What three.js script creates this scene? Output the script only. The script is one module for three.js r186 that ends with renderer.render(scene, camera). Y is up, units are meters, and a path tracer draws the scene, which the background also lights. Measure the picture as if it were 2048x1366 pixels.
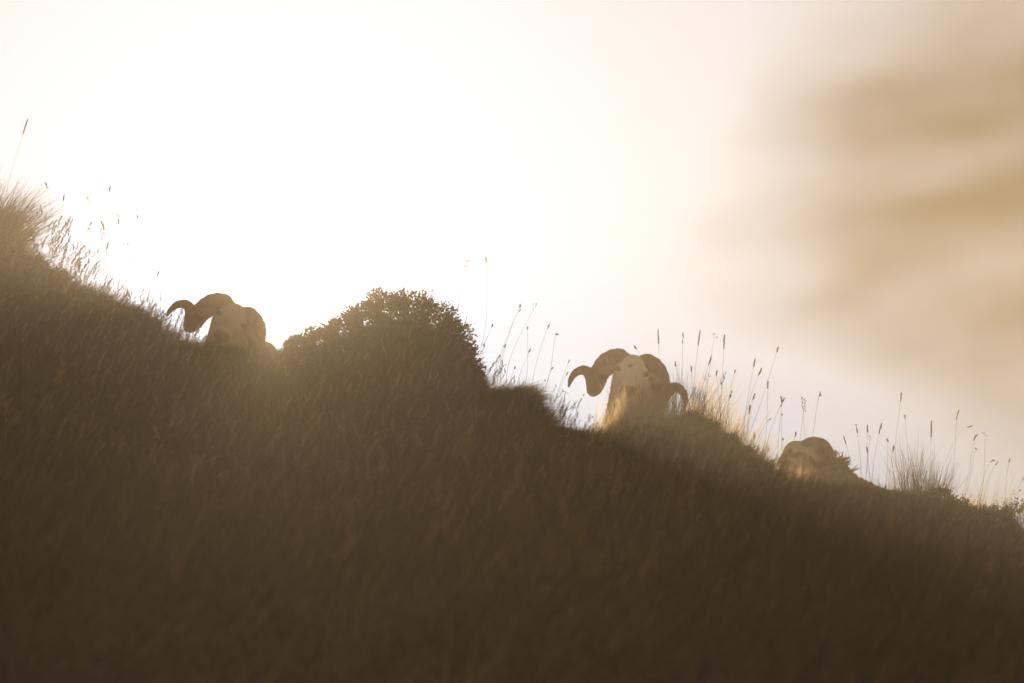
import * as THREE from 'three';
import { mergeGeometries } from 'three/addons/utils/BufferGeometryUtils.js';

// ------------------------------------------------------------------ camera, sky, sun, exposure, haze
const PITCH = THREE.MathUtils.degToRad(11), FOCAL = 7675;              // FOCAL: photograph pixels (2048 wide) per unit of tangent
const EYE = new THREE.Vector3(0, 1.6, 0);
const FWD = new THREE.Vector3(0, Math.sin(PITCH), -Math.cos(PITCH)), RIGHT = new THREE.Vector3(1, 0, 0), UPV = new THREE.Vector3(0, Math.cos(PITCH), Math.sin(PITCH));
const scene = new THREE.Scene();
const camera = new THREE.PerspectiveCamera(2 * Math.atan(683 / FOCAL) * 180 / Math.PI, 1024 / 683, 0.1, 400);
camera.position.copy(EYE);
camera.lookAt(EYE.clone().add(FWD));
camera.focus = 20.0;
camera.userData.fStop = 2.5;
scene.add(camera);

const renderer = new THREE.WebGLRenderer({ antialias: true });
renderer.setSize(1024, 683);
renderer.toneMapping = THREE.LinearToneMapping;
renderer.toneMappingExposure = 5.4;
renderer.shadowMap.enabled = true;

const at = (px, py, depth) => EYE.clone().addScaledVector(FWD, depth).addScaledVector(RIGHT, depth * (px - 1024) / FOCAL).addScaledVector(UPV, depth * (683 - py) / FOCAL);
const SUN_DIR = at(566, 612, 1).sub(EYE).normalize();
const sun = new THREE.DirectionalLight(new THREE.Color().setRGB(1.0, 0.88, 0.7), 5);
sun.position.copy(SUN_DIR).multiplyScalar(60).add(new THREE.Vector3(0, 3, -15));
sun.target.position.set(0, 3, -15);
sun.castShadow = true;
sun.shadow.radius = 1.8;
sun.shadow.mapSize.set(4096, 4096);
Object.assign(sun.shadow.camera, { left: -14, right: 14, top: 14, bottom: -14, near: 1, far: 120 });
scene.add(sun, sun.target);
scene.fog = new THREE.FogExp2(new THREE.Color().setRGB(1.0, 0.78, 0.52), 0.015);

// ------------------------------------------------------------------ chance and noise
function chance(seed) { let a = seed >>> 0; return () => { a = (a + 0x6d2b79f5) | 0; let t = Math.imul(a ^ (a >>> 15), 1 | a); t = (t + Math.imul(t ^ (t >>> 7), 61 | t)) ^ t; return ((t ^ (t >>> 14)) >>> 0) / 4294967296; }; }
const hash3 = (x, y, z) => { let h = Math.imul(x | 0, 374761393) ^ Math.imul(y | 0, 668265263) ^ Math.imul(z | 0, 2147483647 - 1274126177); h = Math.imul(h ^ (h >>> 13), 1274126177); h ^= h >>> 16; return (h >>> 0) / 4294967296; };
const fade = (t) => t * t * (3 - 2 * t), mix = (a, b, t) => a + (b - a) * t, clamp = (x, a = 0, b = 1) => Math.min(b, Math.max(a, x));
const step = (a, b, x) => fade(clamp((x - a) / (b - a)));
function noise3(x, y, z) {                                              // -1 .. 1
  const ix = Math.floor(x), iy = Math.floor(y), iz = Math.floor(z), u = fade(x - ix), v = fade(y - iy), w = fade(z - iz);
  const c = (a, b, d) => hash3(ix + a, iy + b, iz + d);
  return 2 * mix(mix(mix(c(0, 0, 0), c(1, 0, 0), u), mix(c(0, 1, 0), c(1, 1, 0), u), v), mix(mix(c(0, 0, 1), c(1, 0, 1), u), mix(c(0, 1, 1), c(1, 1, 1), u), v), w) - 1;
}
const fbm = (x, y, z = 0, n = 4) => { let s = 0, a = 0.5; for (let i = 0; i < n; i++) { s += a * noise3(x, y, z); x = x * 2.03 + 7.1; y = y * 2.03 + 3.7; z = z * 2.03 + 1.9; a *= 0.5; } return s; };

// ------------------------------------------------------------------ the sky: air that brightens towards the low sun, and a bank of streaked cloud to its right
{
  const SKYK = 0.262, W = 2048, H = 1024, data = new Float32Array(W * H * 4), deg = 180 / Math.PI;
  const edge = [[4, 9], [8.5, 7.6], [10.2, 6.0], [11.0, 4.7], [11.8, 3.5], [12.5, 3.1], [13.6, 3.5], [15, 4.4], [16.2, 5.2], [19, 7.5], [24, 11], [35, 22], [60, 60], [90, 90]];
  const edgeAt = (el) => { for (let i = 1; i < edge.length; i++) if (el < edge[i][0]) return mix(edge[i - 1][1], edge[i][1], clamp((el - edge[i - 1][0]) / (edge[i][0] - edge[i - 1][0]))); return 90; };
  const streaks = [[4.6, 12.75, 11, 13.6, 0.42, 0.6], [5.6, 14.0, 10, 15.0, 0.34, 0.42], [3.2, 11.95, 5.4, 12.1, 0.26, 0.14], [5.6, 11.5, 12, 11.9, 0.4, 0.24], [10, 15.4, 18, 16.6, 0.7, 0.45], [12, 12.4, 24, 13.4, 0.8, 0.5], [20, 16, 34, 18, 1.2, 0.45], [26, 12, 44, 13, 1.0, 0.4]];
  for (let r = 0; r < H; r++) {
    const el = ((r + 0.5) / H - 0.5) * Math.PI, sy = Math.sin(el), cy = Math.cos(el);
    for (let c = 0; c < W; c++) {
      const round = ((c + 0.5) / W - 0.5) * 2 * Math.PI, x = Math.cos(round) * cy, z = Math.sin(round) * cy;
      const cs = clamp(x * SUN_DIR.x + sy * SUN_DIR.y + z * SUN_DIR.z, -1, 1), th = Math.acos(cs) * deg;
      const glow = 0.52 * Math.exp(-((th / 15) ** 2)) + 0.05 * Math.exp(-th / 22) + 1.2 * Math.exp(-th / 1.6);
      const up = Math.max(0, sy), base = 0.04 + 0.014 * (1 - up);
      let R = base * 1.0 + glow * 1.0, G = base * 0.98 + glow * 1.1, B = base * 0.98 + glow * 1.27;
      const az = Math.atan2(x, -z) * deg, e = el * deg;
      if (e > 2 && az > -20 && az < 100) {
        const wob = 1.5 * fbm(az * 0.4 + e * 0.1, e * 0.9, 2.2, 4);
        let m = step(-1.2, 2.2, az + wob - edgeAt(e));
        m *= step(7.5, 11.2, e + 0.35 * wob);
        const a = az * 0.96 + e * 0.27, b = -az * 0.2 + e * 0.98;
        let dark = 0.56 + 0.5 * fbm(a * 0.32, b * 1.3, 5.5, 4) + 0.16 * fbm(a * 0.9, b * 2.6, 8.5, 3);
        for (const [a0, e0, a1, e1, w, k] of streaks) {
          const t = clamp((az - a0) / (a1 - a0), -0.2, 1.3), d = (e - mix(e0, e1, t) + 0.25 * wob) / (w * (0.55 + 0.9 * clamp(t + 0.1)));
          dark += 0.8 * k * Math.exp(-d * d) * step(-0.15, 0.45, t) * (1 - step(1.0, 1.3, t));
        }
        dark = clamp(dark, 0, 1.1) * m;
        R *= 1 - 0.9 * dark; G *= 1 - 0.93 * dark; B *= 1 - 0.93 * dark;
        R *= 1 - 0.1 * m; G *= 1 - 0.18 * m; B *= 1 - 0.22 * m;
      }
      const i = (r * W + c) * 4;
      data[i] = SKYK * Math.max(R, 0.01); data[i + 1] = SKYK * Math.max(G, 0.01); data[i + 2] = SKYK * Math.max(B, 0.01); data[i + 3] = 1;
    }
  }
  const sky = new THREE.DataTexture(data, W, H, THREE.RGBAFormat, THREE.FloatType);
  sky.mapping = THREE.EquirectangularReflectionMapping;
  sky.magFilter = sky.minFilter = THREE.LinearFilter;
  sky.needsUpdate = true;
  scene.background = sky;
  scene.environment = sky;
}

// ------------------------------------------------------------------ naming
const taken = {};
function numbered(name) { const n = taken[name] = (taken[name] ?? -1) + 1; return n ? `${name}_${String(n).padStart(3, '0')}` : name; }
function tag(o, name, label, category, group) { o.name = numbered(name); o.userData.label = label; o.userData.category = category; if (group) o.userData.group = group; scene.add(o); return o; }
function part(name, geometry, material, parent) { const m = new THREE.Mesh(geometry, material); m.name = name; m.castShadow = m.receiveShadow = true; parent.add(m); return m; }
const rgb = (r, g, b) => new THREE.Color().setRGB(r, g, b);

// ------------------------------------------------------------------ the hillside
// ground line of the crest as seen from the camera: [photograph x, photograph y, distance]
const CREST = [[-1200, 390, 18.0], [-300, 385, 18.4], [-120, 385, 18.7], [-60, 405, 18.8], [0, 470, 18.9], [60, 532, 19.0], [130, 565, 19.1], [210, 592, 19.3], [280, 625, 19.5], [340, 668, 19.7], [400, 692, 19.8], [480, 702, 19.9], [560, 706, 20.0], [620, 700, 20.0], [680, 682, 20.0], [740, 655, 20.0], [800, 645, 20.0], [860, 668, 20.0], [915, 715, 20.0], [945, 752, 20.0], [980, 782, 20.0], [1008, 784, 20.0], [1042, 776, 20.0], [1070, 788, 20.0], [1090, 824, 20.0], [1110, 850, 20.1], [1150, 860, 20.2], [1200, 868, 20.2], [1235, 858, 20.0], [1285, 842, 19.8], [1340, 838, 19.7], [1400, 855, 19.7], [1450, 885, 19.7], [1500, 922, 19.8], [1532, 950, 19.9], [1565, 962, 20.0], [1640, 972, 20.0], [1720, 978, 20.1], [1800, 995, 20.2], [1860, 1012, 20.3], [1920, 1040, 20.4], [2048, 1066, 20.5], [2300, 1130, 20.8], [3000, 1290, 21.5]]
  .map(([x, y, d]) => { const p = at(x, y, d); return [p.x, p.y, -p.z]; });
function crestAt(x) {
  if (x <= CREST[0][0]) return [CREST[0][1], CREST[0][2]];
  for (let i = 1; i < CREST.length; i++) if (x < CREST[i][0]) { 
    const A = CREST[i - 1], B = CREST[i], Z = CREST[i - 2] ?? A, N = CREST[i + 1] ?? B, w = B[0] - A[0], t = (x - A[0]) / w, sa = (B[1] - Z[1]) / (B[0] - Z[0]) * w, sb = (N[1] - A[1]) / (N[0] - A[0]) * w;
    const y = (2 * t ** 3 - 3 * t * t + 1) * A[1] + (t ** 3 - 2 * t * t + t) * sa + (3 * t * t - 2 * t ** 3) * B[1] + (t ** 3 - t * t) * sb;
    return [y + 0.014 * fbm(x * 7, 3, 1, 3), mix(A[2], B[2], t)];
  }
  return [CREST[CREST.length - 1][1], CREST[CREST.length - 1][2]];
}
const FALL = Array.from({ length: 401 }, (_, i) => { const f = i / 400; return 0.25 * f + 0.75 * f ** 1.7; });
const fallAt = (q) => { if (q >= 1) return 1; let a = 0, b = 400; while (b - a > 1) { const m = (a + b) >> 1; if (FALL[m] < q) a = m; else b = m; } return (a + (q - FALL[a]) / (FALL[b] - FALL[a])) / 400; };
function height(x, D) {
  const [yR, DR] = crestAt(x), u = DR - D, r = 0.12;
  if (u < 0) { const v = Math.sqrt(u * u + r * r) - r; return yR - 0.62 * Math.tanh(0.75 * v) - 0.02 * v + 0.03 * fbm(x * 1.3, D * 1.1, 4) * step(0.1, 1, -u); }   // behind the crest the ground drops to a shelf
  // the front falls steeply from the brow, then ever more gently towards the camera
  const eR = (yR - 1.6) / DR, v = Math.sqrt(u * u + 0.01) - 0.1, f = fallAt(v / 9), eB = 0.1037;
  const lumps = (0.28 * fbm(x * 1.0 + 3, D * 0.9, 0.5, 3) + 0.16 * fbm(x * 2.6, D * 2.2, 7, 2)) * step(0.1, 2.5, u);
  if (f < 1) return 1.6 + mix(eR, eB, f) * D + lumps;
  return 1.6 + eB * D - 0.9 * step(DR - 9, DR - 14, D) + lumps * step(5, 10, D);
}
const ground = (x, D) => new THREE.Vector3(x, height(x, D), -D);
{
  const xs = [], ds = [];
  for (let x = -5.4; x < -3.4; x += 0.2) xs.push(x); for (let x = -3.4; x < 3.4; x += 0.04) xs.push(x); for (let x = 3.4; x <= 5.41; x += 0.2) xs.push(x);
  for (let d = -2; d < 6; d += 0.25) ds.push(d); for (let d = 6; d < 18; d += 0.1) ds.push(d); for (let d = 18; d < 22.5; d += 0.05) ds.push(d); for (let d = 22.5; d <= 25.01; d += 0.3) ds.push(d);
  const pos = [], uv = [], idx = [];
  for (const d of ds) for (const x of xs) { pos.push(x, height(x, d), -d); uv.push(x, d); }
  for (let j = 0; j < ds.length - 1; j++) for (let i = 0; i < xs.length - 1; i++) { const a = j * xs.length + i, b = a + 1, c = a + xs.length, d = c + 1; idx.push(a, b, c, b, d, c); }
  const g = new THREE.BufferGeometry();
  g.setAttribute('position', new THREE.Float32BufferAttribute(pos, 3)); g.setAttribute('uv', new THREE.Float32BufferAttribute(uv, 2)); g.setIndex(idx); g.computeVertexNormals();
  const N = 512, px = new Uint8Array(N * N * 4);
  for (let j = 0; j < N; j++) for (let i = 0; i < N; i++) {
    const n = 0.5 + 0.5 * fbm(i / 22, j / 22, 1, 4), f = 0.5 + 0.5 * noise3(i / 2.2, j / 2.2, 9), k = (j * N + i) * 4, t = clamp(0.65 * n + 0.4 * f - 0.05);
    px[k] = mix(36, 82, t); px[k + 1] = mix(28, 62, t); px[k + 2] = mix(18, 38, t); px[k + 3] = 255;
  }
  const tex = new THREE.DataTexture(px, N, N); tex.colorSpace = THREE.SRGBColorSpace; tex.wrapS = tex.wrapT = THREE.RepeatWrapping; tex.magFilter = THREE.LinearFilter; tex.repeat.set(0.7, 0.7); tex.needsUpdate = true;
  const m = new THREE.Mesh(g, new THREE.MeshStandardMaterial({ map: tex, roughness: 1 }));
  m.name = 'hillside'; m.userData.kind = 'structure'; m.userData.label = 'grassy hillside climbing to a lumpy crest'; m.castShadow = m.receiveShadow = true; scene.add(m);
}

// ------------------------------------------------------------------ grass blades
const UP = new THREE.Vector3(0, 1, 0);
class Blades {                                                          // thin tapering ribbons, curved along their length
  constructor() { this.p = []; this.c = []; this.shade = 1; }
  add(root, dir, len, width, bend, side, segs = 4) {
    const d = dir.clone().normalize(), p = root.clone(), q = [];
    const s = side.clone().addScaledVector(d, -side.dot(d)).normalize();
    for (let i = 0; i <= segs; i++) {
      const t = i / segs, w = width * 0.5 * (1 - t ** 1.6) * (0.75 + 0.5 * Math.sin(Math.PI * (0.2 + 0.7 * t)));
      q.push([p.clone().addScaledVector(s, w), p.clone().addScaledVector(s, -w)]);
      d.addScaledVector(bend, 1 / segs).normalize();
      p.addScaledVector(d, len / segs);
    }
    for (let i = 0; i < segs; i++) { const [a, b] = q[i], [c, e] = q[i + 1]; this.tri(a, b, c); if (i < segs - 1) this.tri(b, e, c); }
    return p;
  }
  tri(a, b, c) { this.p.push(a.x, a.y, a.z, b.x, b.y, b.z, c.x, c.y, c.z); const k = this.shade; this.c.push(k, k, k, k, k, k, k, k, k); }
  spikelet(c, dir, len, wid) {                                          // a small pointed husk: four-sided spindle
    const d = dir.clone().normalize(), s = new THREE.Vector3(0.3, 0.2, 1).cross(d).normalize(), t = d.clone().cross(s);
    const m = c.clone().addScaledVector(d, len * 0.4), e = c.clone().addScaledVector(d, len), r = [s.clone().multiplyScalar(wid / 2), t.clone().multiplyScalar(wid / 2), s.clone().multiplyScalar(-wid / 2), t.clone().multiplyScalar(-wid / 2)].map((v) => v.add(m));
    for (let i = 0; i < 4; i++) { this.tri(c, r[i], r[(i + 1) % 4]); this.tri(r[i], e, r[(i + 1) % 4]); }
  }
  geometry() { const g = new THREE.BufferGeometry(); g.setAttribute('position', new THREE.Float32BufferAttribute(this.p, 3)); g.setAttribute('color', new THREE.Float32BufferAttribute(this.c, 3)); g.computeVertexNormals(); return g; }
}
const leafy = (r, g, b, t = 0.4) => new THREE.MeshPhysicalMaterial({ color: rgb(r, g, b), roughness: 0.95, transmission: t, thickness: 0, specularIntensity: 0.3, side: THREE.DoubleSide, vertexColors: true });
const M = {
  turf: new THREE.MeshStandardMaterial({ color: 0xffffff, roughness: 1, side: THREE.DoubleSide, vertexColors: true }), crest: leafy(1, 1, 1, 0.35), straw: leafy(0.34, 0.23, 0.1, 0.45), golden: leafy(0.4, 0.28, 0.12, 0.5), rush: leafy(0.1, 0.07, 0.033, 0.12), husk: leafy(0.2, 0.115, 0.05, 0.3), stem: leafy(0.3, 0.19, 0.09, 0.3),
  leaf: leafy(0.075, 0.06, 0.025, 0.35), wood: new THREE.MeshStandardMaterial({ color: rgb(0.09, 0.06, 0.04), roughness: 0.9 }),
};
function hvec(r, s) { const a = r() * Math.PI * 2; return new THREE.Vector3(Math.cos(a) * s, 0, Math.sin(a) * s); }

// the sward: nobody could count it
{
  const r = chance(11), variants = [];
  for (let v = 0; v < 7; v++) {
    const b = new Blades(), n = 18, wild = v % 3;
    for (let i = 0; i < n; i++) {
      const root = hvec(r, 0.055 * Math.sqrt(r())), dir = UP.clone().add(hvec(r, 0.25 + 0.5 * r())).add(new THREE.Vector3(0.16, 0, 0.12));
      const len = (0.12 + 0.22 * r()) * (wild === 2 ? 1.15 : 1), bend = hvec(r, 0.5 + 0.9 * r()).add(new THREE.Vector3(0.25, -0.55 - 0.8 * r(), 0.25));
      b.shade = r() < 0.22 ? 1.8 + 1.4 * r() : 0.35 + 0.6 * r();            // dead straw among live blades
      b.add(root, dir, len, 0.0028 + 0.0024 * r(), bend, hvec(r, 1), 5);
    }
    b.shade = 1.8; const stalks = wild === 0 ? 1 : wild === 1 ? 0 : 2;
    for (let i = 0; i < stalks; i++) {
      const dir = UP.clone().add(hvec(r, 0.4)).add(new THREE.Vector3(0.15, 0, 0.1)), bend = new THREE.Vector3(0.3 * (r() - 0.3), -0.25, 0.2 * r()), tip = b.add(hvec(r, 0.03), dir, 0.3 + 0.14 * r(), 0.003, bend, hvec(r, 1), 5);
      for (let k = 0; k < 9; k++) b.spikelet(tip.clone().addScaledVector(dir, -0.006 * k).add(hvec(r, 0.003)), dir.clone().add(hvec(r, 0.5)), 0.014, 0.005);
    }
    variants.push(b.geometry());
  }
  for (let v = 0; v < 3; v++) {                                         // long lodged straws that arch over the turf
    const b = new Blades();
    for (let i = 0; i < 5; i++) { b.shade = 1.6 + 1.6 * r(); b.add(hvec(r, 0.12), UP.clone().add(hvec(r, 0.9)).add(new THREE.Vector3(0.2, 0, 0.3)), 0.28 + 0.3 * r(), 0.0034 + 0.001 * r(), hvec(r, 0.9).add(new THREE.Vector3(0.3, -1.3 - 0.8 * r(), 0.3)), hvec(r, 1), 9); }
    variants.push(b.geometry());
  }
  const rows = variants.concat(variants).map(() => []), q = new THREE.Quaternion(), e = new THREE.Euler(), put = (x, D, k, lean, straws) => {
    const n = new THREE.Vector3(), p = ground(x, D), h = k * (0.75 + 0.5 * r());
    e.set(lean * (r() - 0.4), r() * 0.9 - 0.45, lean * (r() - 0.5)); q.setFromEuler(e);
    p.y -= 0.012;
    const patch = clamp(0.5 + 0.8 * fbm(x * 0.9, D * 0.8, 3, 3) + 0.3 * (r() - 0.5));
    const straw = [0.16, 0.096, 0.04], olive = [0.045, 0.034, 0.013], rust = [0.13, 0.064, 0.028], t = r() < 0.2 ? rust : straw;
    const dim = r() < 0.16 ? 1.5 + 0.8 * r() : 0.5 + 0.5 * r();
    rows[straws !== undefined ? 7 + straws : k < 0.4 ? [11, 14][Math.floor(r() * 2)] : Math.floor(r() * 7)].push([new THREE.Matrix4().compose(p, q, n.set(Math.max(h, 0.55), h, Math.max(h, 0.55))), rgb(mix(olive[0], t[0], patch) * dim, mix(olive[1], t[1], patch) * dim, mix(olive[2], t[2], patch) * dim)]);
  };
  for (let i = 0; i < 22000; i++) {
    const D = 8.4 + 12.4 * Math.sqrt(r()), x = (r() * 2 - 1) * (D * 0.137 + 0.7), u = crestAt(x)[1] - D;
    if (u < -0.4) continue;
    const [cy, cD] = crestAt(x * 20 / D), clear = u < 0 ? 0 : 1.6 + (cy - 1.6) * D / cD - height(x, D);   // how far the turf lies below the line of the crest
    const tall = 0.5 + 0.5 * fbm(x * 1.6, D * 1.4, 12, 3);
    put(x, D, Math.min(0.55 + 0.75 * tall, 0.12 + 0.05 * r() + 1.45 * Math.max(0, clear)), 0.5);
  }
  for (let i = 0; i < 9000; i++) {                                      // short turf along the crest itself
    const x = (r() * 2 - 1) * 3.5, u = r() * 0.7 - 0.12, long = clamp(0.4 + 1.1 * fbm(x * 3.1, u, 21, 3));
    const sparse = step(0.1, 0.2, x) * step(0.56, 0.46, x);              // the saddle left of the staring ram is nearly bare
    put(x, crestAt(x)[1] - u, 0.1 + (0.3 * long * r() ** 1.6 + 0.06 * r()) * (1 - 0.75 * sparse), 0.7);
  }
  for (let i = 0; i < 1700; i++) {
    const D = 12 + 7.6 * Math.sqrt(r()), x = (r() * 2 - 1) * (D * 0.137 + 0.5), [cy, cD] = crestAt(x * 20 / D), clear = 1.6 + (cy - 1.6) * D / cD - height(x, D);
    if (clear > 0.1) put(x, D, Math.min(1, 0.15 + 1.3 * clear), 0.4, i % 3);
  }
  for (let c = 0; c < 130; c++) {                                       // tussocks: tufts that stand close together and taller
    const D0 = 9.5 + 10 * Math.sqrt(r()), x0 = (r() * 2 - 1) * (D0 * 0.137 + 0.4), size = 0.08 + 0.12 * r(), grow = 0.9 + 0.5 * r(), n = 14 + Math.floor(r() * 16);
    for (let i = 0; i < n; i++) {
      const a = r() * 6.283, q = size * Math.sqrt(r()), x = x0 + Math.cos(a) * q, D = D0 + Math.sin(a) * q, [cy, cD] = crestAt(x * 20 / D), clear = 1.6 + (cy - 1.6) * D / cD - height(x, D);
      if (clear > 0.05) put(x, D, Math.min(grow, 0.12 + 1.5 * clear), 0.35, i % 6 ? undefined : i % 3);
    }
  }
  const turf = new THREE.Group(); turf.name = 'hill_grass'; turf.userData = { kind: 'stuff', label: 'dry tangled straw and olive grass covering the whole slope', category: 'grass' };
  rows.forEach((list, v) => {
    if (!list.length) return;
    const m = new THREE.InstancedMesh(variants[v % 10], v < 10 ? M.turf : M.crest, list.length); m.name = 'grass_tufts'; m.userData.kind = 'stuff'; m.castShadow = m.receiveShadow = true;
    list.forEach(([mat, col], i) => { m.setMatrixAt(i, mat); m.setColorAt(i, col); });
    turf.add(m);
  });
  scene.add(turf);
}

// ------------------------------------------------------------------ sheep: one skin drawn round a skeleton of tapering bones
function skin(bones, wool, lo, hi, h, tint) {
  const n = [0, 1, 2].map((k) => Math.ceil((hi[k] - lo[k]) / h) + 1), [nx, ny, nz] = n, f = new Float32Array(nx * ny * nz);
  const B = bones.map(([a, ra, b, rb, k]) => ({ a, ra, d: [b[0] - a[0], b[1] - a[1], b[2] - a[2]], dr: rb - ra, k })).map((o) => ({ ...o, L: Math.max(1e-9, o.d[0] ** 2 + o.d[1] ** 2 + o.d[2] ** 2) }));
  let i = 0;
  for (let z = 0; z < nz; z++) for (let y = 0; y < ny; y++) for (let x = 0; x < nx; x++, i++) {
    const px = lo[0] + x * h, py = lo[1] + y * h, pz = lo[2] + z * h;
    let s = 9;
    for (const o of B) {
      const qx = px - o.a[0], qy = py - o.a[1], qz = pz - o.a[2], t = clamp((qx * o.d[0] + qy * o.d[1] + qz * o.d[2]) / o.L), ux = qx - t * o.d[0], uy = qy - t * o.d[1], uz = qz - t * o.d[2];
      const e = Math.sqrt(ux * ux + uy * uy + uz * uz) - o.ra - t * o.dr, w = Math.max(o.k - Math.abs(s - e), 0) / o.k;
      s = Math.min(s, e) - w * w * o.k * 0.25;
    }
    if (Math.abs(s) < 0.05) s -= wool(px, py, pz);
    f[i] = s;
  }
  const pos = [], id = new Int32Array(nx * ny * nz).fill(-1), idx = [], I = (x, y, z) => x + nx * (y + ny * z), edges = [[0, 1], [2, 3], [4, 5], [6, 7], [0, 2], [1, 3], [4, 6], [5, 7], [0, 4], [1, 5], [2, 6], [3, 7]];
  for (let z = 0; z < nz - 1; z++) for (let y = 0; y < ny - 1; y++) for (let x = 0; x < nx - 1; x++) {
    const v = []; let m = 0;
    for (let c = 0; c < 8; c++) { v[c] = f[I(x + (c & 1), y + ((c >> 1) & 1), z + (c >> 2))]; if (v[c] < 0) m |= 1 << c; }
    if (m === 0 || m === 255) continue;
    let sx = 0, sy = 0, sz = 0, k = 0;
    for (const [a, b] of edges) if ((v[a] < 0) !== (v[b] < 0)) { const t = v[a] / (v[a] - v[b]); sx += mix(a & 1, b & 1, t); sy += mix((a >> 1) & 1, (b >> 1) & 1, t); sz += mix(a >> 2, b >> 2, t); k++; }
    id[I(x, y, z)] = pos.length / 3; pos.push(lo[0] + (x + sx / k) * h, lo[1] + (y + sy / k) * h, lo[2] + (z + sz / k) * h);
  }
  for (let z = 1; z < nz - 1; z++) for (let y = 1; y < ny - 1; y++) for (let x = 1; x < nx - 1; x++) {
    const s = f[I(x, y, z)] < 0;
    const quad = (a, b, c, d) => (s ? idx.push(a, b, c, a, c, d) : idx.push(a, c, b, a, d, c));
    if (s !== f[I(x + 1, y, z)] < 0) quad(id[I(x, y - 1, z - 1)], id[I(x, y, z - 1)], id[I(x, y, z)], id[I(x, y - 1, z)]);
    if (s !== f[I(x, y + 1, z)] < 0) quad(id[I(x - 1, y, z - 1)], id[I(x - 1, y, z)], id[I(x, y, z)], id[I(x, y, z - 1)]);
    if (s !== f[I(x, y, z + 1)] < 0) quad(id[I(x - 1, y - 1, z)], id[I(x, y - 1, z)], id[I(x, y, z)], id[I(x - 1, y, z)]);
  }
  const g = new THREE.BufferGeometry(), col = new Float32Array(pos.length);
  for (let k = 0; k < pos.length; k += 3) col.set(tint(pos[k], pos[k + 1], pos[k + 2]), k);
  g.setAttribute('position', new THREE.Float32BufferAttribute(pos, 3)); g.setAttribute('color', new THREE.BufferAttribute(col, 3)); g.setIndex(idx); g.computeVertexNormals();
  return g;
}
function hornShape(points, rings) {                                     // points: [x, y, z, radius]; a ridged tapering tube
  const c = new THREE.CatmullRomCurve3(points.map((p) => new THREE.Vector3(p[0], p[1], p[2])), false, 'centripetal'), N = 150, S = 18, pos = [], idx = [], uv = [];
  const fr = c.computeFrenetFrames(N, false), lens = c.getLengths(400), total = lens[400], spans = points.map((p, i) => i / (points.length - 1));
  for (let i = 0; i <= N; i++) {
    const u = i / N, t = c.getUtoTmapping(u), p = c.getPoint(t); let k = 0; while (k < spans.length - 2 && spans[k + 1] < t) k++;
    const q = (t - spans[k]) / (spans[k + 1] - spans[k]); let r = mix(points[k][3], points[k + 1][3], fade(clamp(q)));
    const ridge = Math.sin(u * rings * 6.283 + 0.35 * noise3(u * 9, 2, 5));
    r *= 1 + 0.028 * Math.sign(ridge) * Math.abs(ridge) ** 0.6 * (1 - u * 0.75);
    for (let j = 0; j < S; j++) {
      const a = j / S * 6.283, rr = r * (1 + 0.1 * Math.cos(a * 2 + 0.5) + 0.05 * Math.cos(3 * a)), v = p.clone().addScaledVector(fr.normals[i], Math.cos(a) * rr).addScaledVector(fr.binormals[i], Math.sin(a) * rr);
      pos.push(v.x, v.y, v.z); uv.push(j / S * 0.3, u * rings / 4);
    }
  }
  for (let i = 0; i < N; i++) for (let j = 0; j < S; j++) { const a = i * S + j, b = i * S + (j + 1) % S; idx.push(a, b, a + S, b, b + S, a + S); }
  const tip = pos.length / 3, e = c.getPoint(1); pos.push(e.x, e.y, e.z); uv.push(0, rings / 4); for (let j = 0; j < S; j++) idx.push(N * S + j, N * S + (j + 1) % S, tip);
  const g = new THREE.BufferGeometry(); g.setAttribute('position', new THREE.Float32BufferAttribute(pos, 3)); g.setAttribute('uv', new THREE.Float32BufferAttribute(uv, 2)); g.setIndex(idx); g.computeVertexNormals(); return g;
}
function earShape(root, tip, width) {                                   // a cupped leaf with thickness
  const A = new THREE.Vector3(...root), T = new THREE.Vector3(...tip).sub(A), n = 10, m = 8, pos = [], idx = [];
  const across = new THREE.Vector3(0, 1, 0).addScaledVector(T, -T.y / T.lengthSq()).normalize(), out = new THREE.Vector3().crossVectors(T, across).normalize(); if (out.z < 0) out.negate();
  for (const side of [1, -1]) for (let i = 0; i <= n; i++) for (let j = 0; j <= m; j++) {
    const s = i / n, c = j / m * 2 - 1, w = width * Math.pow(Math.sin(Math.PI * (0.16 + 0.82 * s)), 0.75) * (i === n ? 0.25 : 1);
    const p = A.clone().addScaledVector(T, s).addScaledVector(across, c * w - 0.25 * width * s * s).addScaledVector(out, 0.75 * w * (c * c - 0.6) + side * 0.0032 * (1 - c * c) * (1 - s * 0.7) + 0.012 * Math.sin(s * 2.5));
    pos.push(p.x, p.y, p.z);
  }
  const k = (n + 1) * (m + 1);
  for (let i = 0; i < n; i++) for (let j = 0; j < m; j++) { const a = i * (m + 1) + j, b = a + 1, c = a + m + 1, d = c + 1; idx.push(a, b, c, b, d, c, k + a, k + c, k + b, k + b, k + c, k + d); }
  const g = new THREE.BufferGeometry(); g.setAttribute('position', new THREE.Float32BufferAttribute(pos, 3)); g.setIndex(idx); g.computeVertexNormals(); return g;
}
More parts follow.
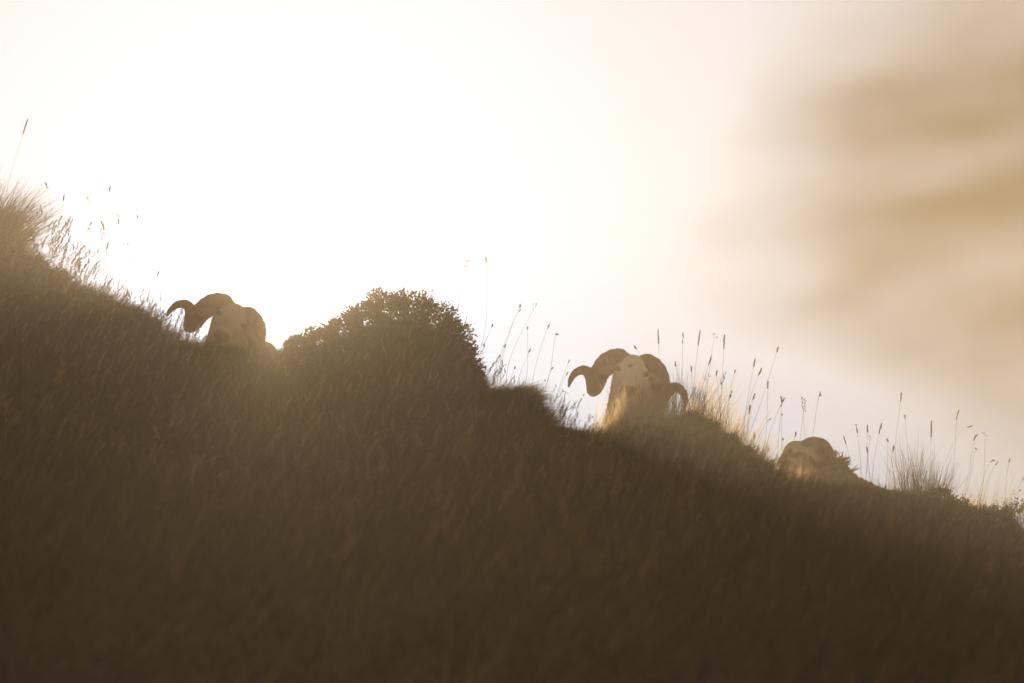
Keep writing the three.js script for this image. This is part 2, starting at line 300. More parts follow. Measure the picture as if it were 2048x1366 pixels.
const hornTex = (() => {
  const W = 64, H = 256, px = new Uint8Array(W * H * 4);
  for (let j = 0; j < H; j++) for (let i = 0; i < W; i++) { const ring = Math.sin(j / H * 4 * 6.283 + 0.35 * noise3(i / 9, j / 40, 4)), t = clamp(0.5 + 0.13 * ring + 0.4 * fbm(i / 14, j / 6, 3, 3) + 0.15 * noise3(i / 3, j / 2, 8)), k = (j * W + i) * 4; px[k] = mix(92, 148, t); px[k + 1] = mix(66, 108, t); px[k + 2] = mix(40, 68, t); px[k + 3] = 255; }
  const t = new THREE.DataTexture(px, W, H); t.colorSpace = THREE.SRGBColorSpace; t.wrapS = t.wrapT = THREE.RepeatWrapping; t.magFilter = THREE.LinearFilter; t.repeat.set(1 / 0.3, 1); t.needsUpdate = true; return t;
})();
const SM = {
  wool: new THREE.MeshPhysicalMaterial({ vertexColors: true, roughness: 0.95, specularIntensity: 0.2, sheen: 0.5, sheenRoughness: 0.6, sheenColor: rgb(0.6, 0.5, 0.4) }),
  horn: new THREE.MeshStandardMaterial({ map: hornTex, roughness: 0.4 }),
  ear: new THREE.MeshPhysicalMaterial({ color: rgb(0.58, 0.42, 0.32), roughness: 0.9, transmission: 0.25, thickness: 0, side: THREE.DoubleSide }),
  fuzz: leafy(0.4, 0.32, 0.23, 0.5),
  eye: new THREE.MeshStandardMaterial({ color: rgb(0.12, 0.08, 0.025), roughness: 0.2 }), pupil: new THREE.MeshStandardMaterial({ color: rgb(0.01, 0.008, 0.006), roughness: 0.15 }),
  lock: new THREE.MeshStandardMaterial({ color: rgb(0.34, 0.27, 0.195), roughness: 1, side: THREE.DoubleSide }),
};
const P = 0.0028;
const FLARED = [[-14, 13, -0.03, 20], [-28, 19, -0.05, 21.5], [-46, 11, -0.09, 20.5], [-59, -8, -0.125, 18.5], [-63, -29, -0.125, 17], [-65, -44, -0.08, 15], [-66, -46, -0.02, 13.5], [-71, -34, 0.03, 12], [-78, -20, 0.05, 11], [-90, -13, 0.06, 9], [-104, -19, 0.06, 7], [-112, -33, 0.055, 5], [-114, -50, 0.05, 2]].map(([x, y, z, r]) => [x * P, y * P, z, r * P]);
const TIGHT = [[-0.035, 0.045, -0.03, 0.036], [-0.05, 0.066, -0.085, 0.04], [-0.07, 0.05, -0.145, 0.037], [-0.085, -0.0, -0.168, 0.033], [-0.1, -0.05, -0.145, 0.028], [-0.11, -0.07, -0.09, 0.022], [-0.12, -0.05, -0.04, 0.015], [-0.13, -0.015, -0.02, 0.006]];
function makeSheep({ name, label, head, turn, horns, rump = 0, coat = [0.36, 0.29, 0.21], face: mask = [0.88, 0.83, 0.76], spot = false, shag = 0.004, locks = 0,  seed = 1 }) {
  const g = new THREE.Group(), HM = new THREE.Matrix4().makeRotationFromEuler(new THREE.Euler(turn[0], turn[1], turn[2], 'YXZ')).setPosition(...head), IN = HM.clone().invert(), r = chance(seed);
  const hp = (x, y, z) => { const v = new THREE.Vector3(x, y, z).applyMatrix4(HM); return [v.x, v.y, v.z]; }, bones = [], bone = (a, ra, b, rb, k) => bones.push([a, ra, b, rb, k]);
  const sy = (z) => -rump * clamp(-z / 0.9);
  bone([0, 0.5, -0.1], 0.2, [0, 0.5 + sy(-0.85), -0.85], 0.225, 0.06); bone([0, 0.45, 0.0], 0.17, [0, 0.42, -0.3], 0.2, 0.08); bone([0, 0.5 + sy(-0.95), -0.92], 0.2, [0, 0.44 + sy(-0.95), -0.95], 0.18, 0.06);
  bone([0, 0.55, -0.06], 0.19, hp(0, -0.03, -0.075), 0.1, 0.08);
  for (const s of [-1, 1]) {
    bone([s * 0.11, 0.42, -0.05], 0.08, [s * 0.11, 0.24, -0.04], 0.045, 0.04); bone([s * 0.11, 0.24, -0.04], 0.042, [s * 0.11, 0.07, -0.045], 0.026, 0.02); bone([s * 0.11, 0.05, -0.04], 0.03, [s * 0.11, 0.028, -0.01], 0.032, 0.015);
    bone([s * 0.12, 0.45 + sy(-0.85), -0.86], 0.12, [s * 0.13, 0.3, -0.76], 0.075, 0.05); bone([s * 0.13, 0.3, -0.76], 0.06, [s * 0.12, 0.23, -0.95], 0.036, 0.03); bone([s * 0.12, 0.23, -0.95], 0.036, [s * 0.12, 0.07, -0.92], 0.026, 0.02); bone([s * 0.12, 0.05, -0.91], 0.03, [s * 0.12, 0.028, -0.88], 0.032, 0.015);
    bone(hp(s * 0.06, -0.002, 0.0), 0.036, hp(s * 0.04, -0.045, 0.055), 0.03, 0.025); bone(hp(s * 0.045, -0.055, -0.02), 0.048, hp(s * 0.018, -0.115, 0.09), 0.026, 0.025);
    bone(hp(s * 0.021, -0.098, 0.128), 0.024, hp(s * 0.016, -0.115, 0.12), 0.022, 0.012);
  }
  bone(hp(0, 0.012, -0.03), 0.08, hp(0, 0.005, -0.07), 0.085, 0.03); bone(hp(0, 0.036, 0.0), 0.058, hp(0, -0.03, 0.062), 0.05, 0.03); bone(hp(0, -0.03, 0.062), 0.05, hp(0, -0.092, 0.118), 0.041, 0.02); bone(hp(0, -0.12, 0.08), 0.027, hp(0, -0.128, 0.108), 0.022, 0.02);
  if (locks) { bone(hp(0, -0.04, -0.17), 0.07, hp(0, -0.15, -0.23), 0.11, 0.05); }
  const v = new THREE.Vector3(), inHead = (x, y, z) => v.set(x, y, z).applyMatrix4(IN);
  const wool = (x, y, z) => { const q = inHead(x, y, z), bare = q.z > -0.06 && q.y > -0.16 && q.length() < 0.26 ? step(-0.09, -0.03, q.z) : 0, low = step(0.12, 0.3, y); return (1 - bare) * low * (shag * (fbm(x * 24, y * 24, z * 24, 2) * 1.6) + shag * 0.8 * noise3(x * 75, y * 75, z * 75)) + bare * 0.0012 * noise3(x * 60, y * 60, z * 60); };
  const tint = (x, y, z) => {
    const q = inHead(x, y, z), face = step(-0.1, -0.05, q.z) * step(-0.2, -0.15, q.y) * step(0.28, 0.22, q.length()), n = 0.88 + 0.2 * fbm(x * 18, y * 18, z * 18, 3);
    let c = coat.map((a) => a * n);
    c = c.map((a, i) => mix(a, mask[i] * (0.94 + 0.1 * n), face));
    const nose = step(0.125, 0.148, q.z + 0.1 * (q.y + 0.1)) * step(0.05, 0.036, Math.abs(q.x)) * step(-0.06, -0.08, q.y); c = c.map((a, i) => mix(a, [0.14, 0.08, 0.055][i], nose * 0.9));
    const mouth = step(0.006, 0.001, Math.abs(q.y + 0.118 - 0.25 * Math.abs(q.x))) * step(0.09, 0.11, q.z); c = c.map((a, i) => mix(a, [0.1, 0.06, 0.04][i], mouth * 0.7));
    for (const s of [-1, 1]) { const d = Math.hypot(q.x - s * 0.0185, q.y + 0.094 + 0.3 * Math.abs(q.x - s * 0.0185)); c = c.map((a, i) => mix(a, [0.05, 0.03, 0.02][i], step(0.011, 0.005, d) * step(0.1, 0.13, q.z))); const e = Math.hypot(q.x - s * 0.078, (q.y - 0.006) * 1.4); c = c.map((a, i) => mix(a, [0.22, 0.15, 0.1][i], 0.75 * step(0.026, 0.014, e) * step(0, 0.01, q.z))); }
    if (spot) { const d = Math.hypot((q.x + 0.013) / 1.5, q.y - 0.036 - 0.35 * (q.x + 0.013)); c = c.map((a, i) => mix(a, [0.24, 0.16, 0.09][i], 0.85 * step(0.011, 0.005, d) * step(-0.02, 0, q.z))); }
    return y < 0.06 ? [0.06, 0.05, 0.04] : c;
  };
  const hx = head[0];
  const lo = [Math.min(-0.3, hx - 0.2), -0.02, -1.2], hi = [Math.max(0.3, hx + 0.2), head[1] + 0.16, Math.max(0.25, head[2] + 0.22)];
  part('body', skin(bones, wool, lo, hi, 0.0072, tint), SM.wool, g);
  const onHead = (n, geo, m, parent = g) => part(n, geo.applyMatrix4(HM), m, parent);
  for (const s of [-1, 1]) {
    const h = part('horn', hornShape(horns.map(([x, y, z, q]) => [-s * x, y, z, q]), 17).applyMatrix4(HM), SM.horn, g); if (s > 0 && horns === FLARED) h.geometry.computeVertexNormals();
    onHead('ear', earShape([s * 0.082, 0.004, -0.012], [s * 0.186, -0.022, 0.012], 0.026), SM.ear);
    const e = onHead('eye', new THREE.SphereGeometry(0.0142, 14, 10).translate(s * 0.0785, 0.006, 0.028), SM.eye);
    onHead('pupil', new THREE.SphereGeometry(0.006, 10, 8).scale(1.2, 0.55, 0.7).translate(s * 0.0835, 0.006, 0.0375), SM.pupil, e);
  }
  if (locks) {                                                          // loose locks of the ruff standing out from the neck
    const b = new Blades(), ga = g.children[0].geometry.attributes, p = ga.position, n = ga.normal; let k = 0, tries = 0;
    while (k < locks && tries++ < 200000) {
      const i = Math.floor(r() * p.count), q = inHead(p.getX(i), p.getY(i), p.getZ(i)).clone(); if (p.getY(i) < 0.35) continue;
      const ruff = q.z < -0.14 && q.z > -0.27 && q.y > -0.12, back = q.z <= -0.34; if (!ruff && !(back && r() < 0.35)) continue;
      const o = new THREE.Vector3(p.getX(i), p.getY(i), p.getZ(i)), d = new THREE.Vector3(n.getX(i), n.getY(i), n.getZ(i)).add(new THREE.Vector3(r() - 0.5, 0.25 + 0.3 * r(), -0.5 * r())), L = ruff ? 0.035 + 0.045 * r() : 0.012 + 0.014 * r();
      for (let t = 0; t < 4; t++) b.add(o.clone().add(hvec(r, 0.006)).addScaledVector(d, -0.01), d.clone().add(hvec(r, 0.25)), L * (0.7 + 0.5 * r()), ruff ? 0.016 : 0.01, new THREE.Vector3(r() - 0.5, -0.3, r() - 0.5), hvec(r, 1).add(new THREE.Vector3(0, r() - 0.5, 0)), 3);
      k++;
    }
    const m = part('fleece_locks', b.geometry(), SM.lock, g); m.userData.kind = 'stuff';
  }
  {                                                                     // fine fibres standing off the coat, which catch the light along its edge
    const b = new Blades(), ga = g.children[0].geometry.attributes, p = ga.position, n = ga.normal, c = ga.color;
    for (let k = 0; k < 15000; k++) {
      const i = Math.floor(r() * p.count); if (p.getY(i) < 0.3 || p.getZ(i) < -0.75) continue;
      const q = inHead(p.getX(i), p.getY(i), p.getZ(i)), bare = q.z > -0.05 && q.length() < 0.24; b.shade = 0.7 + 0.5 * r();
      const d = new THREE.Vector3(n.getX(i), n.getY(i), n.getZ(i)).add(new THREE.Vector3(r() - 0.5, r() - 0.6, r() - 0.5).multiplyScalar(0.9)), L = bare ? 0.004 + 0.003 * r() : 0.009 + 0.012 * r();
      if (!bare || r() < 0.3) b.add(new THREE.Vector3(p.getX(i), p.getY(i), p.getZ(i)).addScaledVector(d, -0.002), d, L, bare ? 0.0012 : 0.0022, new THREE.Vector3(r() - 0.5, -0.5 * r(), r() - 0.5), hvec(r, 1).add(new THREE.Vector3(0, r() - 0.5, 0)), 2);
    }
    const m = part('wool_fuzz', b.geometry(), SM.fuzz, g); m.userData.kind = 'stuff';
  }
  return tag(g, name, label, 'ram');
}
// stands a sheep behind the crest so that its head is at that place in the view and its feet are on the ground
function stand(g, head, px, py, yaw, from = 20.4) {
  let best = 9, pick = null;
  const H = new THREE.Vector3(...head).applyAxisAngle(UP, yaw);
  for (let d = from; d < 23; d += 0.02) { const w = at(px, py, d), y = height(w.x - H.x, -(w.z - H.z)), e = Math.abs(w.y - H.y - y); if (e < best) { best = e; pick = w.sub(H); } }
  g.position.copy(pick); g.rotation.y = yaw;
}
const PD = THREE.MathUtils.degToRad;
{
  const h1 = [-0.015, 0.87, 0.26], ram = makeSheep({ name: 'ram', label: 'white faced ram with flared curling horns staring at the camera over the golden grass', head: h1, turn: [PD(11), 0, PD(-11)], horns: FLARED, spot: true, seed: 3 });
  stand(ram, h1, 1263, 745, PD(-2));
  const h2 = [0, 0.84, 0.26], ram2 = makeSheep({ name: 'ram', label: 'ram with tilted curling horns half lost in the sun glare left of the notch', face: [0.52, 0.44, 0.35], head: h2, turn: [PD(11), PD(-6), PD(-27)], horns: FLARED, seed: 5 });
  stand(ram2, h2, 462, 641, PD(8));
  const h3 = [0.0, 0.84, 0.26], ram3 = makeSheep({ name: 'ram', label: 'dark shaggy ram with lowered head and tightly coiled horn behind the right hand slope', head: h3, turn: [PD(8), PD(6), PD(4)], horns: TIGHT, rump: 0.12, face: [0.6, 0.52, 0.42],   shag: 0.015, locks: 520, seed: 8 });
  stand(ram3, h3, 1590, 917, PD(-72));
}

// ------------------------------------------------------------------ low shrubs: woody stems and a crown of small leaves
const leafGeo = (() => { const g = new THREE.BufferGeometry(); g.setAttribute('position', new THREE.Float32BufferAttribute([0, 0, 0, 0.42, 0.5, 0.1, 0, 0.55, 0, -0.42, 0.5, 0.1, 0, 1, 0.12], 3)); g.setIndex([0, 1, 2, 0, 2, 3, 2, 1, 4, 2, 4, 3]); g.computeVertexNormals(); return g; })();
function shrub(label, blobs, perBlob, leafSize, seed, sprigs = 1) {     // blobs: [photograph x, y, distance, radius in photograph pixels]
  const r = chance(seed), g = new THREE.Group(), mid = blobs[Math.floor(blobs.length / 2)], c0 = at(mid[0], mid[1], mid[2]), base = ground(c0.x, -c0.z); g.position.copy(base);
  const q = new THREE.Quaternion(), mats = [], cols = [], one = new THREE.Vector3(), Z = new THREE.Vector3(0, 1, 0), put = (p, d, s) => { q.setFromUnitVectors(Z, d.clone().normalize()); mats.push(new THREE.Matrix4().compose(p, q, one.set(s, s * (1.1 + 0.5 * r()), s))); const t = 0.6 + 0.8 * r(); cols.push(rgb(t, t * (0.9 + 0.2 * r()), t)); };
  const rnd = () => new THREE.Vector3(r() * 2 - 1, r() * 2 - 1, r() * 2 - 1).normalize();
  for (const [x, y, D, R] of blobs) {
    const c = at(x, y, D).sub(base), rad = R / FOCAL * D, root = ground(c.x + base.x + 0.3 * rad * (r() - 0.5), D * 0.985).sub(base);
    const wood = [];
    for (let s = 0; s < 3; s++) {
      const e = c.clone().addScaledVector(rnd(), rad * 0.6), m = root.clone().lerp(e, 0.5).addScaledVector(rnd(), rad * 0.15);
      wood.push(new THREE.TubeGeometry(new THREE.CatmullRomCurve3([root.clone().add(new THREE.Vector3(0, -0.03, 0)), m, e]), 8, 0.005, 5));
    }
    for (let s = 0; s < 5; s++) {                                       // bare twigs that poke out of the leaves
      const d = rnd(); d.y = Math.abs(d.y) + 0.3; d.z *= 0.4; d.normalize(); const a = c.clone().addScaledVector(d, rad * 0.5), e = c.clone().addScaledVector(d, rad * (1.05 + 0.45 * r())).addScaledVector(rnd(), 0.02);
      wood.push(new THREE.TubeGeometry(new THREE.CatmullRomCurve3([a, a.clone().lerp(e, 0.5).addScaledVector(rnd(), 0.012), e]), 6, 0.0014, 4));
    }
    part('twigs', mergeGeometries(wood), M.wood, g).userData.kind = 'stuff';
    for (let i = 0; i < perBlob; i++) {
      const d = rnd(), k = 0.45 + 0.55 * Math.sqrt(r()), lump = 1 + 0.34 * noise3(d.x * 2.6 + x, d.y * 2.6, d.z * 2.6), p = c.clone().addScaledVector(d, rad * k * lump);
      put(p, d.clone().add(rnd()), leafSize * (0.7 + 0.7 * r()));
    }
    for (let s = 0; s < sprigs * 12; s++) {                             // sprigs that stand out from the outline
      const d = rnd(); d.y = Math.abs(d.y); d.z *= 0.4; const p = c.clone().addScaledVector(d, rad * 0.92), dir = d.clone().add(new THREE.Vector3(0.15, 0.5, 0)).normalize(), L = rad * (0.12 + 0.55 * r() ** 2) + 0.015;
      for (let t = 0; t < 11; t++) put(p.clone().addScaledVector(dir, L * t / 10).addScaledVector(rnd(), 0.004), dir.clone().add(rnd()), leafSize * (0.9 - 0.4 * t / 10));
    }
  }
  const crown = new THREE.InstancedMesh(leafGeo, M.leaf, mats.length); crown.name = 'crown'; crown.userData.kind = 'stuff'; crown.castShadow = crown.receiveShadow = true;
  mats.forEach((m, i) => { crown.setMatrixAt(i, m); crown.setColorAt(i, cols[i]); }); g.add(crown);
  tag(g, 'heath_shrub', label, 'shrub');
}
shrub('broad leafy shrub capping the hump right of the sun', [[598, 703, 20, 30], [645, 690, 20, 36], [690, 672, 20, 40], [735, 650, 20, 45], [780, 630, 20, 52], [825, 640, 20, 52], [868, 662, 20, 52], [900, 692, 20, 50], [918, 730, 19.95, 44], [930, 765, 19.9, 36]], 2600, 0.0105, 21, 1.6);
shrub('dark ragged shrub clinging to the mound beside the horned ram', [[1385, 846, 19.7, 20], [1420, 864, 19.7, 22], [1455, 890, 19.7, 22], [1485, 915, 19.75, 22], [1508, 938, 19.8, 20]], 700, 0.009, 22, 1.6);
shrub('black leafy scrub along the far right end of the crest', [[1880, 1000, 20.3, 24], [1915, 1025, 20.35, 26], [1955, 1040, 20.4, 26], [1995, 1045, 20.4, 30], [2040, 1040, 20.45, 36], [2085, 1055, 20.5, 30]], 800, 0.0105, 23, 2.4);
shrub('dense dark scrub at the left edge below the rushes', [[-30, 545, 18.9, 60], [20, 520, 18.9, 42], [65, 545, 19, 34], [110, 565, 19.05, 26]], 1500, 0.0095, 24, 1.8);

// ------------------------------------------------------------------ tussocks that stand out from the turf
function tussock(label, px, depth, n, len, spread, lean, mat, seed, o = {}) {
  const r = chance(seed), g = new THREE.Group(), c = at(px, 700, depth), base = ground(c.x, depth); g.position.copy(base);
  const b = new Blades();
  for (let i = 0; i < n * 1.7; i++) {
    const s = hvec(r, (o.foot ?? 0.06) * Math.sqrt(r())); s.x *= o.wide ?? 1; s.y = height(base.x + s.x, depth - s.z) - base.y - 0.01;
    const dir = UP.clone().add(hvec(r, spread * Math.sqrt(r()))).add(new THREE.Vector3(lean, 0, 0.05)); dir.y *= o.rise ?? 1;
    b.shade = 0.6 + 0.8 * r();
    b.add(s, dir, mix(len[0], len[1], r() ** 1.4), (o.width ?? 0.0021) * (0.7 + 0.7 * r()), new THREE.Vector3((r() - 0.5) * 0.8 + lean * 0.6, -(o.droop ?? 0.35) * r(), (r() - 0.5) * 0.6), hvec(r, 1), 6);
  }
  const m = part('blades', b.geometry(), mat, g); m.userData.kind = 'stuff';
  tag(g, 'grass_tussock', label, 'tussock', o.group);
}
tussock('bristling dark rush tussock jutting out at the left edge of the photo', -50, 18.75, 1000, [0.2, 0.52], 0.9, 0.4, M.rush, 31, { foot: 0.09, droop: 0.3, width: 0.003 });
tussock('lower dark rush tussock drooping right beneath the bristling one', 10, 18.85, 330, [0.12, 0.26], 0.8, 0.75, M.rush, 32, { foot: 0.08, droop: 0.5 });
tussock('thin golden tussock between the rushes and the first wheat coloured stalks', 95, 19.0, 170, [0.08, 0.22], 0.6, 0.45, M.straw, 33, { foot: 0.1 });
tussock('pale upright tussock on the left slope under the drooping seed heads', 165, 19.1, 210, [0.08, 0.2], 0.4, 0.1, M.straw, 34, { foot: 0.09 });
tussock('spiky upright tussock left of the sun, taller than its neighbours', 232, 19.3, 240, [0.08, 0.22], 0.3, 0.08, M.straw, 35, { foot: 0.07 });
tussock('small glowing tussock just left of the sunlit ram', 290, 19.5, 170, [0.07, 0.18], 0.4, 0.1, M.straw, 36, { foot: 0.07 });
tussock('short glowing tussock under the tip of the tilted horn', 345, 19.7, 130, [0.05, 0.13], 0.45, 0.15, M.straw, 37, { foot: 0.08 });
tussock('sparse tussock at the foot of the broad shrub', 985, 19.9, 120, [0.07, 0.24], 0.5, 0.2, M.straw, 38, { foot: 0.1 });
tussock('round soft hummock of grass between the broad shrub and the saddle', 1042, 19.9, 420, [0.04, 0.09], 0.9, 0.15, M.golden, 39, { foot: 0.12 });
tussock('golden clump of fine grass in front of the horned ram neck', 1236, 19.55, 800, [0.1, 0.3], 0.42, 0.3, M.golden, 40, { foot: 0.17, droop: 0.4, width: 0.0026 });
tussock('loose golden grass under the horned ram chin', 1292, 19.55, 520, [0.12, 0.33], 0.55, 0.1, M.straw, 41, { foot: 0.15, droop: 0.5 });
tussock('tall reddish grass fan just right of the horned ram', 1388, 19.6, 420, [0.14, 0.46], 0.4, 0.14, M.straw, 42, { foot: 0.12, droop: 0.2 });
tussock('middle grass fan on the mound beside the horned ram', 1450, 19.65, 340, [0.12, 0.42], 0.45, 0.12, M.straw, 43, { foot: 0.1, droop: 0.25 });
tussock('last wiry grass fan at the lower end of the mound', 1508, 19.75, 260, [0.1, 0.34], 0.5, 0.2, M.straw, 44, { foot: 0.08, droop: 0.3 });
tussock('short tangled grass under the chin of the shaggy ram', 1588, 19.85, 420, [0.07, 0.17], 0.7, 0.1, M.straw, 50, { foot: 0.16, droop: 0.5 });
tussock('sparse upright grass behind the back of the shaggy ram', 1738, 20.3, 170, [0.14, 0.4], 0.14, 0.03, M.straw, 45, { foot: 0.16, wide: 1.6, droop: 0.1, width: 0.0022 });
tussock('wide spreading grass fan towards the right end of the crest', 1834, 20.2, 170, [0.15, 0.5], 0.36, -0.02, M.rush, 46, { foot: 0.09, droop: 0.25 });
tussock('dense dark hearted tussock with a single straight spike', 1872, 20.25, 330, [0.1, 0.4], 0.4, 0.1, M.rush, 47, { foot: 0.06, droop: 0.25 });
tussock('thin arching tussock near the right edge of the photo', 1968, 20.35, 170, [0.12, 0.42], 0.6, 0.05, M.straw, 48, { foot: 0.1, droop: 0.5 });
tussock('wisp of bent grass at the right edge of the photo', 2036, 20.4, 120, [0.12, 0.36], 0.6, 0.05, M.straw, 49, { foot: 0.09, droop: 0.6 });

// ------------------------------------------------------------------ single flowering stalks seen against the sky
function stalk(label, group, [tx, ty], rootX, depth, head, seed, bow = 0.2, nod = 0) {
  const r = chance(seed), g = new THREE.Group(), tip = at(tx, ty, depth), rx = at(rootX, 700, depth).x, base = ground(rx, depth + 0.02); g.position.copy(base);
  bow *= r() < 0.3 ? -0.8 : 0.6 + 0.9 * r();
  const e = tip.sub(base), side = new THREE.Vector3(Math.sign(e.x || 1), 0, 0.3 * (r() - 0.5)), m1 = e.clone().multiplyScalar(0.45).addScaledVector(side, -bow * 0.28 * e.length() + 0), pts = [new THREE.Vector3(0, -0.02, 0), m1, e.clone().multiplyScalar(0.85).addScaledVector(side, -bow * 0.1 * e.length()).add(new THREE.Vector3(0, nod * 0.05, 0)), e];
  const c = new THREE.CatmullRomCurve3(pts), N = 22, pos = [], idx = [];
  for (let i = 0; i <= N; i++) { const t = i / N, p = c.getPoint(t), w = mix(0.001, 0.0006, t); for (let j = 0; j < 4; j++) { const a = j * 1.5708 + 0.4; pos.push(p.x + Math.cos(a) * w, p.y, p.z + Math.sin(a) * w); } if (i) for (let j = 0; j < 4; j++) { const k = (i - 1) * 4, a = k + j, b = k + (j + 1) % 4; idx.push(a, a + 4, b, b, a + 4, b + 4); } }
  const sg = new THREE.BufferGeometry(); sg.setAttribute('position', new THREE.Float32BufferAttribute(pos, 3)); sg.setIndex(idx); sg.computeVertexNormals();
  part('stem', sg, M.stem, g);
  const b = new Blades(), L = c.getLength(), n = Math.max(5, Math.round(head / 0.0042)), sort = Math.floor(r() * 4), gap = 0.25 + 0.5 * r(), lean = new THREE.Vector3(r() - 0.5, r() - 0.7, r() - 0.5);
  for (let i = 0; i < n; i++) {
    const f = i / n, t = 1 - (head / L) * f * 0.98, p = c.getPointAt(clamp(t)), d = c.getTangentAt(clamp(t)), w = Math.sin(Math.PI * (0.15 + 0.75 * f));
    if (sort === 1 && Math.abs(f - gap) < 0.13) continue;               // a head with a gap
    b.shade = 0.7 + 0.6 * r();
    if (sort === 2) {                                                   // a loose panicle on short side branches
      if (i % 2) continue;
      const o = new THREE.Vector3(r() - 0.5, r() * 0.8, r() - 0.5).multiplyScalar(0.016 + 0.02 * f), q = p.clone().add(o).addScaledVector(d, 0.008);
      b.add(p, q.clone().sub(p), q.distanceTo(p), 0.0012, new THREE.Vector3(), hvec(r, 1), 2);
      for (let k = 0; k < 2; k++) b.spikelet(q.clone().add(hvec(r, 0.001)), d.clone().add(o.clone().multiplyScalar(30)).add(hvec(r, 0.4)), 0.011, 0.0042);
      continue;
    }
    const q = sort === 3 ? p.clone().addScaledVector(lean, 0.025 * (1 - f) ** 1.5) : p;   // a head that has bent over
    for (let k = 0; k < 3; k++) b.spikelet(q.clone().add(hvec(r, 0.0012)), d.clone().add(new THREE.Vector3(r() - 0.5, r() - 0.5, r() - 0.5).multiplyScalar(0.75)), 0.009 + 0.006 * w * r(), 0.0029 + 0.002 * w);
  }
  part('seed_head', b.geometry(), M.husk, g);
  tag(g, 'grass_stalk', label, 'grass stalk', group);
}
{
  let seed = 500; const r = chance(77), NTH = 'first second third fourth fifth sixth seventh eighth ninth tenth eleventh twelfth thirteenth fourteenth fifteenth sixteenth seventeenth eighteenth nineteenth twentieth twenty-first'.split(' ');
  const row = (where, group, list, each) => [...list].sort((a, b) => a[0] - b[0]).forEach((v, i) => each([`${where}, tip ${NTH[i]} from the left`, group], ...v));
  row('fine dry seed stalk above the left slope', 'seed stalks over the left slope', [[92, 368, 70, 0.03], [128, 395, 110, 0.03], [178, 392, 118, 0.05], [220, 374, 215, 0.03], [205, 440, 172, 0.07], [236, 432, 185, 0.06], [182, 446, 160, 0.06], [252, 492, 240, 0.04], [275, 432, 262, 0.02], [200, 462, 178, 0.05], [318, 545, 300, 0.04], [216, 486, 208, 0.05], [150, 492, 150, 0.04]], (tagged, x, y, rx, h) => stalk(...tagged, [x, y], rx, 19.15 + (rx - 100) * 0.002, h, seed++, 0.3, 0.4));
  stalk('tallest seed stalk at the top left, leaning right above the rushes', undefined, [55, 240], -8, 18.8, 0.09, seed++, 0.25);
  stalk('plump seed head high over the right shoulder of the broad shrub', undefined, [937, 524], 915, 19.95, 0.055, seed++, 0.15);
  stalk('forked seed head just right of the plump one over the broad shrub', undefined, [972, 516], 922, 19.97, 0.035, seed++, 0.35, 0.6);
  row('faint reddish seed stalk between broad shrub and horned ram', 'seed stalks between the shrub and the horned ram', [[1042, 610, 1010, 0.04], [1068, 616, 1020, 0.04], [1098, 650, 1060, 0.05], [1112, 664, 1062, 0.04], [1040, 620, 985, 0.03], [1010, 690, 995, 0.04], [1060, 700, 1040, 0.04], [1105, 735, 1085, 0.04], [1135, 745, 1110, 0.04], [1090, 760, 1070, 0.03], [1128, 790, 1120, 0.03], [1150, 815, 1140, 0.025], [970, 690, 965, 0.04], [1000, 712, 980, 0.03], [1138, 722, 1105, 0.03], [1030, 735, 1018, 0.03], [1075, 790, 1085, 0.03], [1168, 790, 1160, 0.02], [1185, 835, 1180, 0.02], [1055, 655, 1030, 0.03], [985, 650, 960, 0.03]], (tagged, x, y, rx, h) => stalk(...tagged, [x, y], rx, 19.95, 0.65 * h, seed++, 0.25, 0.5 * r()));
  stalk('single straight straw reaching above the right horn of the staring ram', undefined, [1316, 662], 1322, 19.65, 0.08, seed++, 0.05);
  stalk('long bare straw lying slanted over the crown of the staring ram', undefined, [1270, 694], 1425, 19.65, 0.02, seed++, 0);
  stalk('tall stalk carrying two seed clusters midway along the mound', undefined, [1449, 672], 1446, 19.65, 0.08, seed++, 0.05);
  stalk('long stalk slanting far to the right from the mound', undefined, [1556, 696], 1472, 19.7, 0.03, seed++, 0.1);
  row('slender seed stalk on the mound beside the horned ram', 'seed stalks on the mound', [[1400, 662, 1398, 0.09], [1422, 714, 1402, 0.06], [1366, 668, 1385, 0.06], [1428, 676, 1425, 0.02], [1382, 730, 1380, 0.05], [1510, 720, 1492, 0.05], [1523, 738, 1480, 0.05], [1536, 764, 1522, 0.05], [1448, 752, 1444, 0.1], [1432, 745, 1434, 0.03], [1463, 784, 1458, 0.05], [1500, 812, 1478, 0.06], [1540, 838, 1505, 0.03], [1568, 798, 1528, 0.06], [1508, 790, 1500, 0.04], [1470, 742, 1462, 0.02], [1416, 755, 1412, 0.04], [1350, 725, 1360, 0.03], [1430, 838, 1418, 0.04]], (tagged, x, y, rx, h) => stalk(...tagged, [x, y], rx, 19.68, h, seed++, 0.15, 0.4 * r()));
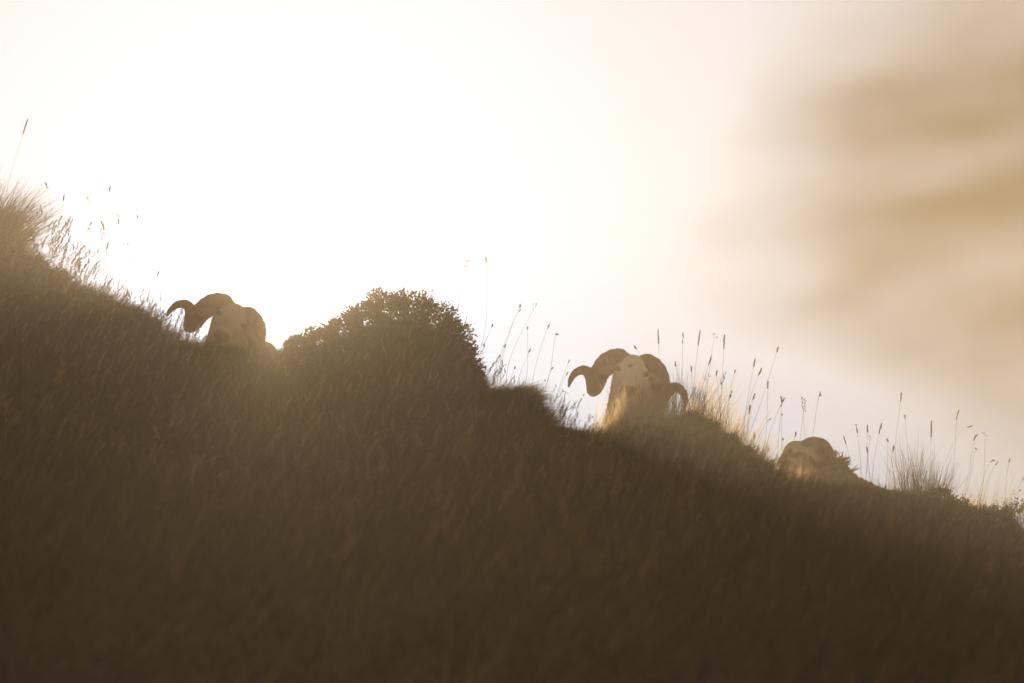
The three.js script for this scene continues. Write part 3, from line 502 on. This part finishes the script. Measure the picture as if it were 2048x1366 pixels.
  row('hair thin stalk with dark seed head above the shaggy ram', 'seed stalks above the shaggy ram', [[1566, 792, 1562, 0.06], [1604, 796, 1606, 0.04], [1609, 806, 1608, 0.07], [1638, 790, 1626, 0.05], [1592, 866, 1580, 0.035], [1566, 878, 1560, 0.025], [1564, 830, 1556, 0.02]], (tagged, x, y, rx, h) => stalk(...tagged, [x, y], rx, 19.95, h, seed++, 0.12, 0.2));
  row('brown seed stalk just behind the shaggy ram', 'seed stalks behind the shaggy ram', [[1688, 876, 1712, 0.05], [1712, 850, 1722, 0.06], [1735, 852, 1726, 0.05], [1763, 848, 1752, 0.07], [1733, 895, 1744, 0.05], [1740, 878, 1720, 0.025], [1790, 892, 1790, 0.06], [1776, 880, 1768, 0.02]], (tagged, x, y, rx, h) => stalk(...tagged, [x, y], rx, 20.15, h, seed++, 0.15, 0.3));
  stalk('nodding seed head on the highest arching stem of the right crest', undefined, [1804, 784], 1834, 20.2, 0.06, seed++, 0.4);
  stalk('small detached looking seed head under the highest arching stem', undefined, [1810, 832], 1818, 20.2, 0.025, seed++, 0.1);
  stalk('single straight seed spike above the dense dark hearted tussock', undefined, [1863, 844], 1864, 20.22, 0.1, seed++, 0.02);
  stalk('drooping seed head curving right from the dense dark hearted tussock', undefined, [1943, 852], 1878, 20.2, 0.035, seed++, 0.45, 1);
  stalk('dark little seed head alone right of the drooping one', undefined, [1952, 900], 1915, 20.25, 0.03, seed++, 0.2, 0.5);
  row('bare bent stalk in the scrub at the right end', 'bent stalks at the right end', [[1914, 822, 1880, 0.06], [1950, 868, 1905, 0.05], [1970, 874, 1950, 0.03], [1995, 925, 1975, 0.03], [2020, 918, 2030, 0.03], [2048, 955, 2000, 0.03], [1985, 918, 1960, 0.03], [2040, 980, 2052, 0.03]], (tagged, x, y, rx, h) => stalk(...tagged, [x, y], rx, 20.3, h, seed++, 0.25, 0.4));
}
scene.traverse((o) => { if (o.isMesh) o.castShadow = o.receiveShadow = true; });
renderer.render(scene, camera);
